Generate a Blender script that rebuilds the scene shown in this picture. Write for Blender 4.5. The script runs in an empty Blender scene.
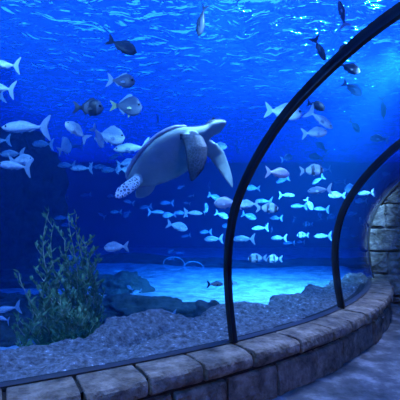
import bpy, bmesh, math, random
from mathutils import Vector, Matrix, noise
random.seed(7)
C = bpy.context.scene.collection
S = bpy.context.scene
PI = math.pi
CAMZ = 1.6; FOC = 400.0; HOR = 215.0

def at(px, py, y):
    """world point that lies y metres ahead of the camera in direction (px,py)"""
    return Vector(((px - 200) / FOC * y, y, CAMZ + (HOR - py) / FOC * y))

# ------------------------------------------------------------------ helpers
def mesh_obj(name, verts, faces, mats, parent=None, fmat=None, smooth=True):
    me = bpy.data.meshes.new(name)
    me.from_pydata([tuple(v) for v in verts], [], faces)
    if not isinstance(mats, (list, tuple)): mats = [mats]
    for m in mats: me.materials.append(m)
    if fmat:
        for p, i in zip(me.polygons, fmat): p.material_index = i
    me.polygons.foreach_set('use_smooth', [smooth] * len(me.polygons))
    me.update()
    o = bpy.data.objects.new(name, me); C.objects.link(o)
    if parent: o.parent = parent
    return o

def fix_normals(o):
    bm = bmesh.new(); bm.from_mesh(o.data)
    bmesh.ops.recalc_face_normals(bm, faces=bm.faces); bm.to_mesh(o.data); bm.free(); return o

def tag(o, label, cat, group=None, kind=None):
    if label: o['label'] = label
    if cat: o['category'] = cat
    if group: o['group'] = group
    if kind: o['kind'] = kind
    return o

def struct(o, label=None, cat=None):
    o['kind'] = 'structure'
    if label: o['label'] = label
    if cat: o['category'] = cat
    return o

def empty(name, loc, label, cat, group=None):
    o = bpy.data.objects.new(name, None); o.location = loc; o.empty_display_size = .1
    C.objects.link(o); return tag(o, label, cat, group)

def center_origin(o, c=None):
    me = o.data
    if c is None:
        vs = [v.co for v in me.vertices]
        c = Vector(((min(v.x for v in vs) + max(v.x for v in vs)) / 2, (min(v.y for v in vs) + max(v.y for v in vs)) / 2, min(v.z for v in vs)))
    me.transform(Matrix.Translation(-c)); o.location = c
    return o

# ------------------------------------------------------------------ materials
def new_mat(name):
    m = bpy.data.materials.new(name); m.use_nodes = True
    nt = m.node_tree; nt.nodes.clear()
    out = nt.nodes.new('ShaderNodeOutputMaterial')
    return m, nt, out

def ramp(nt, stops):
    r = nt.nodes.new('ShaderNodeValToRGB')
    el = r.color_ramp.elements
    el[0].position, el[0].color = stops[0][0], (*stops[0][1], 1)
    el[1].position, el[1].color = stops[-1][0], (*stops[-1][1], 1)
    for p, c in stops[1:-1]:
        e = el.new(p); e.color = (*c, 1)
    return r

def rough_mat(name, stops, scale=5, detail=8, rough=.85, bump=.4, bscale=None, coord='Object', dist=.02, spec=.3):
    m, nt, out = new_mat(name)
    L = nt.links.new
    tc = nt.nodes.new('ShaderNodeTexCoord')
    n = nt.nodes.new('ShaderNodeTexNoise'); n.inputs['Scale'].default_value = scale; n.inputs['Detail'].default_value = detail
    n.inputs['Roughness'].default_value = .65
    L(tc.outputs[coord], n.inputs['Vector'])
    r = ramp(nt, stops); L(n.outputs['Fac'], r.inputs['Fac'])
    b = nt.nodes.new('ShaderNodeBsdfPrincipled'); b.inputs['Roughness'].default_value = rough
    b.inputs['Specular IOR Level'].default_value = spec
    L(r.outputs['Color'], b.inputs['Base Color'])
    if bump:
        n2 = nt.nodes.new('ShaderNodeTexNoise'); n2.inputs['Scale'].default_value = bscale or scale * 4
        n2.inputs['Detail'].default_value = 6; L(tc.outputs[coord], n2.inputs['Vector'])
        bp = nt.nodes.new('ShaderNodeBump'); bp.inputs['Strength'].default_value = bump; bp.inputs['Distance'].default_value = dist
        L(n2.outputs['Fac'], bp.inputs['Height']); L(bp.outputs['Normal'], b.inputs['Normal'])
    L(b.outputs['BSDF'], out.inputs['Surface'])
    return m

def plain(name, col, rough=.5, metal=0, spec=.5):
    m, nt, out = new_mat(name)
    b = nt.nodes.new('ShaderNodeBsdfPrincipled'); b.inputs['Base Color'].default_value = (*col, 1)
    b.inputs['Roughness'].default_value = rough; b.inputs['Metallic'].default_value = metal
    b.inputs['Specular IOR Level'].default_value = spec
    nt.links.new(b.outputs['BSDF'], out.inputs['Surface'])
    return m

def fish_mat(name, back, belly, bar=None, freq=3.0, phase=0.0):
    """pigment by the fish's own coordinates: darker back, paler belly, optional bars"""
    m, nt, out = new_mat(name); L = nt.links.new
    tc = nt.nodes.new('ShaderNodeTexCoord'); sp = nt.nodes.new('ShaderNodeSeparateXYZ'); L(tc.outputs['Object'], sp.inputs[0])
    r = ramp(nt, [(.35, belly), (.7, back)])
    mr = nt.nodes.new('ShaderNodeMapRange'); mr.inputs['From Min'].default_value = -.22; mr.inputs['From Max'].default_value = .22
    n = nt.nodes.new('ShaderNodeTexNoise'); n.inputs['Scale'].default_value = 9; L(tc.outputs['Object'], n.inputs['Vector'])
    ad = nt.nodes.new('ShaderNodeMath'); ad.operation = 'MULTIPLY_ADD'; L(n.outputs['Fac'], ad.inputs[0]); ad.inputs[1].default_value = .16; ad.inputs[2].default_value = -.08
    a2 = nt.nodes.new('ShaderNodeMath'); L(ad.outputs[0], a2.inputs[0]); L(sp.outputs['Z'], a2.inputs[1]); L(a2.outputs[0], mr.inputs['Value'])
    L(mr.outputs[0], r.inputs['Fac']); col = r.outputs['Color']
    if bar:
        w = nt.nodes.new('ShaderNodeMath'); w.operation = 'MULTIPLY_ADD'; L(sp.outputs['X'], w.inputs[0]); w.inputs[1].default_value = freq * 2 * PI; w.inputs[2].default_value = phase
        s = nt.nodes.new('ShaderNodeMath'); s.operation = 'SINE'; L(w.outputs[0], s.inputs[0])
        g = nt.nodes.new('ShaderNodeMapRange'); g.inputs['From Min'].default_value = .1; g.inputs['From Max'].default_value = .6; L(s.outputs[0], g.inputs['Value'])
        mx = nt.nodes.new('ShaderNodeMix'); mx.data_type = 'RGBA'; L(g.outputs[0], mx.inputs['Factor']); L(col, mx.inputs['A']); mx.inputs['B'].default_value = (*bar, 1)
        col = mx.outputs['Result']
    b = nt.nodes.new('ShaderNodeBsdfPrincipled'); b.inputs['Roughness'].default_value = .45; b.inputs['Specular IOR Level'].default_value = .4
    L(col, b.inputs['Base Color'])
    L(b.outputs['BSDF'], out.inputs['Surface'])
    return m

M = {}
M['stone'] = rough_mat('ledge_stone', [(.3, (.04, .032, .022)), (.5, (.15, .118, .08)), (.72, (.33, .27, .195))], 7, 10, .8, 1, 26, dist=.03)
M['wall_stone'] = rough_mat('wall_stone', [(.3, (.04, .038, .036)), (.5, (.12, .11, .10)), (.7, (.25, .235, .21))], 5, 9, .85, .8, 24, dist=.025)
M['mortar'] = rough_mat('mortar', [(.3, (.008, .008, .008)), (.7, (.03, .027, .022))], 20, 3, .95, .2)
M['walk'] = rough_mat('walkway_concrete', [(.35, (.03, .036, .04)), (.5, (.08, .087, .09)), (.66, (.22, .23, .23))], 3.2, 10, .75, .3, 40, dist=.006, spec=.2)
M['rock'] = rough_mat('reef_rock', [(.34, (.06, .055, .05)), (.5, (.16, .15, .145)), (.63, (.26, .25, .245)), (.69, (.8, .79, .77))], 20, 14, .9, 1, 45, dist=.05)
M['rock_far'] = rough_mat('dark_reef_rock', [(.3, (.03, .035, .03)), (.7, (.16, .17, .14))], 3, 10, .95, .8, 9, dist=.08)
M['sand'] = rough_mat('sand', [(.38, (.42, .41, .38)), (.62, (.86, .84, .8))], 3.0, 10, .95, 1, 6, dist=.10)
M['tank_wall'] = rough_mat('tank_wall', [(.3, (.02, .13, .36)), (.7, (.04, .20, .50))], .5, 4, .9, .1)
M['rib'] = plain('dark_steel', (.006, .006, .008), .35, .0, .5)
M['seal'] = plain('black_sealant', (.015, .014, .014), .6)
M['lampbody'] = plain('lamp_housing', (.05, .05, .05), .5)
M['eye'] = plain('eye_black', (.004, .004, .006), .15)
M['kelp'] = rough_mat('kelp_leaf', [(.3, (.07, .16, .06)), (.55, (.17, .32, .12)), (.75, (.40, .56, .28))], 14, 3, .6, 0)
M['kelp_stem'] = plain('kelp_stem', (.5, .52, .28), .7)
M['hoop'] = plain('pale_hose', (.5, .55, .6), .6)

# acrylic: clear panel with a faint mirror of the tunnel
def acrylic():
    m, nt, out = new_mat('clear_acrylic'); L = nt.links.new
    t = nt.nodes.new('ShaderNodeBsdfTransparent'); t.inputs['Color'].default_value = (.97, .98, 1, 1)
    g = nt.nodes.new('ShaderNodeBsdfGlossy'); g.inputs['Roughness'].default_value = .03
    f = nt.nodes.new('ShaderNodeFresnel'); f.inputs['IOR'].default_value = 1.18
    ge = nt.nodes.new('ShaderNodeNewGeometry'); iv = nt.nodes.new('ShaderNodeMath'); iv.operation = 'SUBTRACT'; iv.inputs[0].default_value = 1; L(ge.outputs['Backfacing'], iv.inputs[1])
    mu = nt.nodes.new('ShaderNodeMath'); mu.operation = 'MULTIPLY'; L(f.outputs[0], mu.inputs[0]); L(iv.outputs[0], mu.inputs[1])
    mx = nt.nodes.new('ShaderNodeMixShader'); L(mu.outputs[0], mx.inputs[0]); L(t.outputs[0], mx.inputs[1]); L(g.outputs[0], mx.inputs[2])
    L(mx.outputs[0], out.inputs['Surface']); return m
M['acrylic'] = acrylic()

def water_volume():
    m, nt, out = new_mat('tank_water'); L = nt.links.new
    t = nt.nodes.new('ShaderNodeBsdfTransparent')
    L(t.outputs[0], out.inputs['Surface'])
    a = nt.nodes.new('ShaderNodeVolumeAbsorption'); a.inputs['Color'].default_value = (.0, .57, .82, 1); a.inputs['Density'].default_value = WAT_A
    s = nt.nodes.new('ShaderNodeVolumeScatter'); s.inputs['Color'].default_value = WAT_SC; s.inputs['Density'].default_value = WAT_S
    s.inputs['Anisotropy'].default_value = .0
    ad = nt.nodes.new('ShaderNodeAddShader'); L(a.outputs[0], ad.inputs[0]); L(s.outputs[0], ad.inputs[1])
    L(ad.outputs[0], out.inputs['Volume'])
    m.cycles.homogeneous_volume = True
    return m
WAT_A = .34; WAT_S = .014; WAT_SC = (.03, .38, .9, 1)
M['water'] = water_volume()

def surface_mat():
    m, nt, out = new_mat('water_surface'); L = nt.links.new
    g = nt.nodes.new('ShaderNodeBsdfGlass'); g.inputs['IOR'].default_value = 1.33; g.inputs['Roughness'].default_value = 0.06
    tl = nt.nodes.new('ShaderNodeBsdfTranslucent'); tl.inputs['Color'].default_value = (.02, .26, 1, 1)
    t = nt.nodes.new('ShaderNodeBsdfTransparent'); t.inputs['Color'].default_value = (1, 1, 1, 1)
    m1 = nt.nodes.new('ShaderNodeMixShader'); m1.inputs[0].default_value = SURF_TL; L(g.outputs[0], m1.inputs[1]); L(tl.outputs[0], m1.inputs[2])
    m2 = nt.nodes.new('ShaderNodeMixShader'); m2.inputs[0].default_value = SURF_T; L(m1.outputs[0], m2.inputs[1]); L(t.outputs[0], m2.inputs[2])
    tc = nt.nodes.new('ShaderNodeTexCoord'); mp = nt.nodes.new('ShaderNodeMapping'); mp.inputs['Scale'].default_value = (1, 1.3, 1); L(tc.outputs['Object'], mp.inputs[0])
    n = nt.nodes.new('ShaderNodeTexNoise'); n.inputs['Scale'].default_value = 2.8; n.inputs['Detail'].default_value = 2.5; n.inputs['Distortion'].default_value = 1.2; L(mp.outputs[0], n.inputs['Vector'])
    bp = nt.nodes.new('ShaderNodeBump'); bp.inputs['Strength'].default_value = 1; bp.inputs['Distance'].default_value = .14; L(n.outputs['Fac'], bp.inputs['Height'])
    L(bp.outputs[0], g.inputs['Normal']); L(bp.outputs[0], tl.inputs['Normal'])
    L(m2.outputs[0], out.inputs['Surface']); return m
SURF_TL = .17; SURF_T = .055
M['surface'] = surface_mat()

# ------------------------------------------------------------------ the tunnel's path
PATH = [(-8.503, -0.45), (-8.263, -0.382), (-8.024, -0.307), (-7.788, -0.226), (-7.553, -0.139), (-7.321, -0.047), (-7.09, 0.048), (-6.86, 0.147), (-6.631, 0.248), (-6.404, 0.351), (-6.176, 0.455), (-5.949, 0.559), (-5.722, 0.664), (-5.495, 0.768), (-5.268, 0.873), (-5.04, 0.976), (-4.812, 1.079), (-4.584, 1.181), (-4.355, 1.282), (-4.126, 1.382), (-3.897, 1.482), (-3.668, 1.581), (-3.438, 1.68), (-3.208, 1.779), (-2.979, 1.878), (-2.749, 1.977), (-2.52, 2.078), (-2.292, 2.179), (-2.064, 2.282), (-1.837, 2.386), (-1.611, 2.493), (-1.386, 2.602), (-1.162, 2.714), (-0.94, 2.829), (-0.721, 2.948), (-0.503, 3.071), (-0.288, 3.198), (-0.075, 3.33), (0.134, 3.467), (0.339, 3.609), (0.541, 3.757), (0.738, 3.911), (0.931, 4.07), (1.118, 4.236), (1.3, 4.407), (1.476, 4.585), (1.646, 4.768), (1.809, 4.958), (1.966, 5.153), (2.115, 5.353), (2.258, 5.558), (2.394, 5.768), (2.522, 5.982), (2.644, 6.201), (2.758, 6.423), (2.866, 6.649), (2.967, 6.877), (3.062, 7.108), (3.152, 7.342), (3.235, 7.578), (3.314, 7.815), (3.387, 8.054), (3.457, 8.294), (3.523, 8.535)]
def frame(u):
    t = max(0, min(u / .25, len(PATH) - 1.001)); i = int(t); f = t - i
    def g(k): k = max(0, min(k, len(PATH) - 1)); return Vector((*PATH[k], 0))
    p = g(i).lerp(g(i + 1), f)
    d0 = (g(i + 1) - g(i - 1)).normalized(); d1 = (g(i + 2) - g(i)).normalized()
    d = d0.lerp(d1, f).normalized()
    return p, d, Vector((d.y, -d.x, 0))
def usz(u, s, z):
    p, d, n = frame(u); q = p + n * s; q.z = z; return q
def frange(a, b, step):
    n = max(1, int(math.ceil((b - a) / step - 1e-6))); return [a + (b - a) * k / n for k in range(n + 1)]

def sweep(name, sec, u0, u1, mat, step=.12, parent=None, smooth=False):
    us = frange(u0, u1, step); n = len(sec); V = []; F = []
    for u in us: V += [usz(u, s, z) for s, z in sec]
    for k in range(len(us) - 1):
        for j in range(n):
            a, b = k * n + j, k * n + (j + 1) % n
            F.append((a, b, b + n, a + n))
    F.append(tuple(range(n))); F.append(tuple(reversed(range((len(us) - 1) * n, len(us) * n))))
    return fix_normals(mesh_obj(name, V, F, mat, parent, smooth=smooth))

TW = 4.2                                     # tunnel width
half = [(0, .45), (-.055, .75), (-.085, 1.1), (-.045, 1.45), (.08, 1.77), (.36, 2.13), (.75, 2.45), (1.4, 2.76), (2.1, 2.86)]
ctrl = half + [(TW - s, z) for s, z in reversed(half[:-1])]
def catmull(P, m=5):
    out = []
    for i in range(len(P) - 1):
        p0 = P[max(0, i - 1)]; p1 = P[i]; p2 = P[i + 1]; p3 = P[min(len(P) - 1, i + 2)]
        for k in range(m):
            t = k / m
            out.append(tuple(.5 * ((2 * b) + (c - a) * t + (2 * a - 5 * b + 4 * c - d) * t * t + (-a + 3 * b - 3 * c + d) * t ** 3) for a, b, c, d in zip(p0, p1, p2, p3)))
    out.append(P[-1]); return out
PROF = catmull(ctrl, 5)
def offset(P, d):
    out = []
    for i, p in enumerate(P):
        a = P[max(0, i - 1)]; b = P[min(len(P) - 1, i + 1)]
        tx, tz = b[0] - a[0], b[1] - a[1]; l = math.hypot(tx, tz)
        out.append((p[0] - tz / l * d, p[1] + tx / l * d))       # outward (left of travel)
    return out
WALLU = 14.5
RIBS = [7.75, 9.72, 11.68]

# ------------------------------------------------------------------ walkway, ledges
u_start = 2.0
struct(sweep('floor', [(-.2, -.12), (TW + .2, -.12), (TW + .2, 0), (-.2, 0)], u_start, WALLU + .3, M['walk'], .25))

def ledge(name, sgn, joints_cap, joints_low):
    base = lambda s: s if sgn > 0 else TW - s
    core = sweep(name, [(base(-.2), -.1), (base(.23), -.1), (base(.23), .425), (base(-.2), .425)], u_start, WALLU + .0, M['mortar'], .2)
    struct(core)
    rnd = random.Random(3 if sgn > 0 else 5)
    def blocks(nm, js, sec_fn, mat, step, amp):
        V = []; F = []
        for a, b in zip(js[:-1], js[1:]):
            if b - a < .05: continue
            ds = rnd.uniform(-.008, .018); dz = rnd.uniform(-.006, .006); seed = rnd.random() * 50
            us = frange(a + .019, b - .019, step); sec = sec_fn(ds, dz); n = len(sec); o0 = len(V)
            us = [us[0]] + us + [us[-1]]
            for k, u in enumerate(us):
                e = 1.0
                cs = sum(s for s, z in sec) / n; cz = sum(z for s, z in sec) / n
                edge = k in (0, len(us) - 1); uu = u + (.006 if k == 0 else -.006 if edge else 0) * -1
                for s, z, r in [(s, z, 1) for s, z in sec]:
                    if edge: s = cs + (s - cs) * .93; z = cz + (z - cz) * .90
                    p = usz(uu, base(s), z)
                    q = noise.fractal(Vector((p.x * 7 + seed, p.y * 7, p.z * 7)), .8, 2, 4)
                    q2 = noise.noise(Vector((p.x * 2.3 + seed, p.y * 2.3, p.z * 3)))
                    w = amp * (q * .6 + q2)
                    if s > .2: p = usz(uu, base(s + w), z + (w * .5 if z > .35 else 0))
                    else: p = usz(uu, base(s), z + w * .25 * (1 if s > .05 else 0))
                    V.append(p)
            for k in range(len(us) - 1):
                for j in range(n):
                    c, d = o0 + k * n + j, o0 + k * n + (j + 1) % n
                    F.append((c, d, d + n, c + n))
            F.append(tuple(range(o0, o0 + n))); F.append(tuple(reversed(range(o0 + (len(us) - 1) * n, o0 + len(us) * n))))
        return fix_normals(mesh_obj(nm, V, F, mat, core, smooth=False))
    def cap_sec(ds, dz):
        return [(-.04, .30), (-.04, .445), (-.0, .45), (.06, .452 + dz), (.12, .452 + dz), (.18, .452 + dz), (.245, .448 + dz), (.275 + ds, .437 + dz), (.292 + ds, .415 + dz), (.297 + ds, .39), (.298 + ds, .36), (.292 + ds, .338), (.270 + ds, .319), (.23, .312)]
    def low_sec(ds, dz):
        return [(.15, -.05), (.15, .29)] + [(.22, .280), (.254 + ds, .272)] + [(.267 + ds, z) for z in (.25, .21, .17, .13, .09, .05, .02)] + [(.257 + ds, -.01), (.23, -.05)]
    blocks('coping_stones', joints_cap, cap_sec, M['stone'], .03, .024)
    blocks('facing_stones', joints_low, low_sec, M['stone'], .03, .022)
    return core

def jit(a, b, step, r):
    out = [a]
    while out[-1] < b - step: out.append(out[-1] + step * r.uniform(.8, 1.2))
    return out
CAPJ = jit(u_start, 7.4, .5, random.Random(1)) + [7.85, 8.30, 8.75, 9.20, 9.70, 10.26, 10.79, 11.19, 11.62, 12.05, 12.5, 12.95, 13.4, 13.85, 14.3, 14.5]
LOWJ = jit(u_start, 7.4, .6, random.Random(2)) + [8.0, 8.56, 8.95, 9.43, 9.98, 10.53, 11.04, 11.50, 11.95, 12.45, 12.95, 13.45, 13.95, 14.5]
ledge('wall_left', 1, CAPJ, LOWJ)
ledge('wall_right', -1, jit(u_start, WALLU, .5, random.Random(4)) + [WALLU], jit(u_start, WALLU, .6, random.Random(6)) + [WALLU])

# acrylic base seal, panels, ribs
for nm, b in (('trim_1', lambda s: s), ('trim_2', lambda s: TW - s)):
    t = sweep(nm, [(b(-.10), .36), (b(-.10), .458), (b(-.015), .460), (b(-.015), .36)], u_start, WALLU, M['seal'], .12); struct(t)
out_p = offset(PROF, .07)
edges = [u_start] + [5.75] + RIBS + [WALLU]
for k, (a, b) in enumerate(zip(edges[:-1], edges[1:])):
    o = sweep(f'window_{k+1}', PROF + list(reversed(out_p)), a + .012, b - .012, M['acrylic'], .12, smooth=True); struct(o)
def rib(u, label):
    i0 = offset(PROF, -.014); i1 = offset(PROF, .005)
    root = empty('tunnel_rib', usz(u, TW / 2, .45), label, 'rib', None)
    def bar(nm, sec_in, sec_out, w, mat):
        V = []; F = []; n = len(sec_in)
        p, d, nn = frame(u)
        for i in range(n):
            for (s, z), du in ((sec_in[i], -w), (sec_in[i], w), (sec_out[i], w), (sec_out[i], -w)):
                q = p + nn * s + d * du; q.z = z; V.append(q - root.location)
        for i in range(n - 1):
            for j in range(4):
                a, b = i * 4 + j, i * 4 + (j + 1) % 4
                F.append((a, b, b + 4, a + 4))
        F.append((0, 1, 2, 3)); F.append(tuple(range(n * 4 - 4, n * 4)))
        o = fix_normals(mesh_obj(nm, V, F, mat, root, smooth=False))
        return o
    bar('rib_bar', i0, i1, .022, M['rib'])
    bar('joint_strip', i1, offset(PROF, .068), .010, M['seal'])
    return root
rib(RIBS[0], 'dark curved rib of the tunnel arch passing overhead')
rib(RIBS[1], 'large dark curved rib of the tunnel arch nearest the camera')
rib(RIBS[2], 'smaller dark curved rib farther along the tunnel beside the stone wall')
V = []
# ------------------------------------------------------------------ stone wall closing the tunnel
def stone_wall():
    poly = [(s, z) for s, z in PROF]
    def left_s(z):
        if z <= .45: return .03
        for (s0, z0), (s1, z1) in zip(PROF[:-1], PROF[1:]):
            if z0 <= z <= z1 and s1 < TW / 2 + .1: return s0 + (s1 - s0) * (z - z0) / max(1e-6, z1 - z0) + .04
        return TW / 2
    NS, NZ = 170, 116
    courses = [0, .13, .527, .937, 1.366, 1.795, 2.2, 2.55, 2.9]
    rj = random.Random(12); vj = []
    for c in range(len(courses)):
        v = [-.3 + rj.uniform(0, .3)]
        while v[-1] < TW + .5: v.append(v[-1] + rj.uniform(.4, .85))
        vj.append(v)
    vj[2] = [-.2, .28, .75, 1.4, 2.0, 2.6, 3.3, 3.9, 4.5]; vj[3] = [-.3, .52, 1.1, 1.7, 2.5, 3.2, 3.8, 4.5]; vj[4] = [-.4, .22, .85, 1.5, 2.2, 2.9, 3.6, 4.4]; vj[5] = [-.3, .53, 1.2, 1.8, 2.4, 3.2, 4.0, 4.6]
    V = []; F = []; FM = []
    for iz in range(NZ + 1):
        z = 2.86 * iz / NZ
        a = left_s(z); b = TW - a
        c = max(i for i, q in enumerate(courses) if q <= z + 1e-6)
        dz = min(abs(z - q) for q in courses)
        for i in range(NS + 1):
            s = a + (b - a) * i / NS
            dv = min(abs(s - q) for q in vj[c])
            dd = min(dz, dv)
            k = max(i_ for i_, q in enumerate(vj[c]) if q <= s) if s > vj[c][0] else 0
            blk = noise.noise(Vector((c * 3.7, k * 5.1, 0))) * .03
            rough = noise.fractal(Vector((s * 5 + k * 9, z * 5 + c * 7, 0)), .9, 2.1, 5) * .03
            t = min(1, dd / .03); h = (blk + rough + .045) * t * t * (3 - 2 * t) - .02
            V.append(usz_lin(s, z, -h))
    for iz in range(NZ):
        for i in range(NS):
            q = iz * (NS + 1) + i; F.append((q, q + 1, q + NS + 2, q + NS + 1))
            hh = 0
            FM.append(0)
    n0 = len(V)
    rim = [i for i in range(NS + 1)] + [iz * (NS + 1) + NS for iz in range(1, NZ + 1)] + [NZ * (NS + 1) + i for i in range(NS - 1, -1, -1)] + [iz * (NS + 1) for iz in range(NZ - 1, 0, -1)]
    p, d, n = frame(WALLU)
    for q in rim: V.append(V[q] + d * .45)
    for k in range(len(rim)):
        F.append((rim[k], rim[(k + 1) % len(rim)], n0 + (k + 1) % len(rim), n0 + k)); FM.append(0)
    F.append(tuple(n0 + k for k in range(len(rim)))); FM.append(0)
    o = mesh_obj('wall_end', V, F, M['wall_stone'], smooth=False, fmat=FM)
    return struct(fix_normals(o))
def usz_lin(s, z, du):
    p, d, n = frame(WALLU); q = p + n * s + d * du; q.z = z; return q
stone_wall()
# the seal where the last panel meets the stone
def end_seal():
    a = offset(PROF, -.045); b = offset(PROF, -.015); V = []; F = []; n = len(a)
    for i in range(n):
        for (s, z), du in ((a[i], -.06), (a[i], .02), (b[i], .02), (b[i], -.06)): V.append(usz_lin(s, z, du))
    for i in range(n - 1):
        for j in range(4):
            q, r = i * 4 + j, i * 4 + (j + 1) % 4; F.append((q, r, r + 4, q + 4))
    F.append((0, 1, 2, 3)); F.append(tuple(range(n * 4 - 4, n * 4)))
    struct(fix_normals(mesh_obj('trim_3', V, F, M['seal'], smooth=False)))
end_seal()

# ------------------------------------------------------------------ the tank
X0, X1, Y0, Y1, ZS = -13, 13, -6, 20.0, 4.2
def box(name, a, b, mat, parent=None):
    V = [Vector((x, y, z)) for x in (a[0], b[0]) for y in (a[1], b[1]) for z in (a[2], b[2])]
    F = [(0, 1, 3, 2), (4, 6, 7, 5), (0, 4, 5, 1), (2, 3, 7, 6), (0, 2, 6, 4), (1, 5, 7, 3)]
    return mesh_obj(name, V, F, mat, parent, smooth=False)
struct(box('wall_back', (X0 - .3, Y1, -.4), (X1 + .3, Y1 + .3, 4.5), M['tank_wall']))
struct(box('wall_tank_left', (X0 - .3, Y0, -.4), (X0, Y1, 4.5), M['tank_wall']))
struct(box('wall_tank_right', (X1, Y0, -.4), (X1 + .3, Y1, 4.5), M['tank_wall']))
struct(box('wall_tank_front', (X0 - .3, Y0 - .3, -.4), (X1 + .3, Y0, 4.5), M['tank_wall']))

def grid(name, x0, x1, y0, y1, step, hf, mat, thick=None):
    xs = frange(x0, x1, step); ys = frange(y0, y1, step); nx = len(xs); V = []; F = []
    for y in ys:
        for x in xs: V.append((x, y, hf(x, y)))
    for j in range(len(ys) - 1):
        for i in range(nx - 1):
            a = j * nx + i; F.append((a, a + 1, a + nx + 1, a + nx))
    if thick:
        n0 = len(V); rim = list(range(nx)) + [j * nx + nx - 1 for j in range(1, len(ys))] + [(len(ys) - 1) * nx + i for i in range(nx - 2, -1, -1)] + [j * nx for j in range(len(ys) - 2, 0, -1)]
        for q in rim: V.append((V[q][0], V[q][1], thick))
        for k in range(len(rim)): F.append((rim[k], n0 + k, n0 + (k + 1) % len(rim), rim[(k + 1) % len(rim)]))
        F.append(tuple(reversed([n0 + k for k in range(len(rim))])))
    return mesh_obj(name, V, F, mat)
def sandh(x, y):
    # dips away under the walkway so that it never pokes through the floor
    return -.02 + .05 * noise.noise(Vector((x * .5, y * .5, 0))) + .018 * noise.noise(Vector((x * 2.2, y * 5, 3))) - .16 * path_mask(x, y)
def path_us(x, y):
    best = None
    for i in range(0, len(PATH) - 1):
        ax, ay = PATH[i]; bx, by = PATH[i + 1]; dx, dy = bx - ax, by - ay
        t = max(0, min(1, ((x - ax) * dx + (y - ay) * dy) / (dx * dx + dy * dy)))
        ex, ey = x - ax - t * dx, y - ay - t * dy; d2 = ex * ex + ey * ey
        if best is None or d2 < best[0]:
            l = math.hypot(dx, dy); best = (d2, (i + t) * .25, (dy * ex - dx * ey) / l)
    return best[1], math.copysign(math.sqrt(best[0]), best[2])
def path_mask(x, y):
    u, s = path_us(x, y)
    return max(0, min(1, (s + .6) / .3)) * max(0, min(1, (TW + .6 - s) / .3))
sand = grid('sand_bed', X0, X1, Y0, Y1, .16, sandh, M['sand'], -.35)
struct(sand, 'pale rippled sand covering the bottom of the tank', 'sand')

def wave(x, y):
    wx = x + .25 * noise.noise(Vector((x * 1.1, y * 1.1, 4))); wy = y + .25 * noise.noise(Vector((x * 1.1, y * 1.1, 8)))
    return ZS + .045 * noise.noise(Vector((wx * 1.3, wy * 1.6, 1))) + .050 * noise.noise(Vector((wx * 3.0 + 4, wy * 3.8, 7))) + .014 * (1 - 2 * abs(noise.noise(Vector((wx * 5, wy * 7, 2)))))
surf = grid('water_surface', X0, X1, .2, Y1, .055, wave, M['surface'])
surf2 = None
tag(surf, 'rippled blue water surface seen from below across the top of the tank', 'water', None, 'stuff')

# the body of water: a closed box with the tunnel cut out of it
def water_body():
    V = []; F = []
    a = (X0 + .01, Y0 + .01, -.30); b = (X1 - .01, Y1 - .01, ZS + .16)
    for x in (a[0], b[0]):
        for y in (a[1], b[1]):
            for z in (a[2], b[2]): V.append(Vector((x, y, z)))
    F += [(0, 1, 3, 2), (4, 6, 7, 5), (0, 4, 5, 1), (2, 3, 7, 6), (0, 2, 6, 4), (1, 5, 7, 3)]
    sec = [(-.19, -.2), (-.19, .45)] + offset(PROF, .072) + [(TW + .19, .45), (TW + .19, -.2)]
    us = frange(u_start - .2, WALLU + .6, .12); n = len(sec); o0 = len(V)
    for u in us: V += [usz(u, s, z) for s, z in sec]
    T = []
    for k in range(len(us) - 1):
        for j in range(n):
            p, q = o0 + k * n + j, o0 + k * n + (j + 1) % n
            T.append((p, q, q + n, p + n))
    T.append(tuple(range(o0, o0 + n))); T.append(tuple(reversed(range(o0 + (len(us) - 1) * n, o0 + len(us) * n))))
    me = bpy.data.meshes.new('water'); me.from_pydata([tuple(v) for v in V], [], F + T); me.materials.append(M['water'])
    bm = bmesh.new(); bm.from_mesh(me); bm.faces.ensure_lookup_table()
    outer = bm.faces[:6]; inner = bm.faces[6:]
    bmesh.ops.recalc_face_normals(bm, faces=outer); bmesh.ops.recalc_face_normals(bm, faces=inner)
    bmesh.ops.reverse_faces(bm, faces=inner)          # the cavity's skin faces into the tunnel
    bm.to_mesh(me); bm.free()
    o = bpy.data.objects.new('water', me); C.objects.link(o)
    return tag(o, 'clear deep blue water filling the tank around the tunnel', 'water', None, 'stuff')
water_body()

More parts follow.
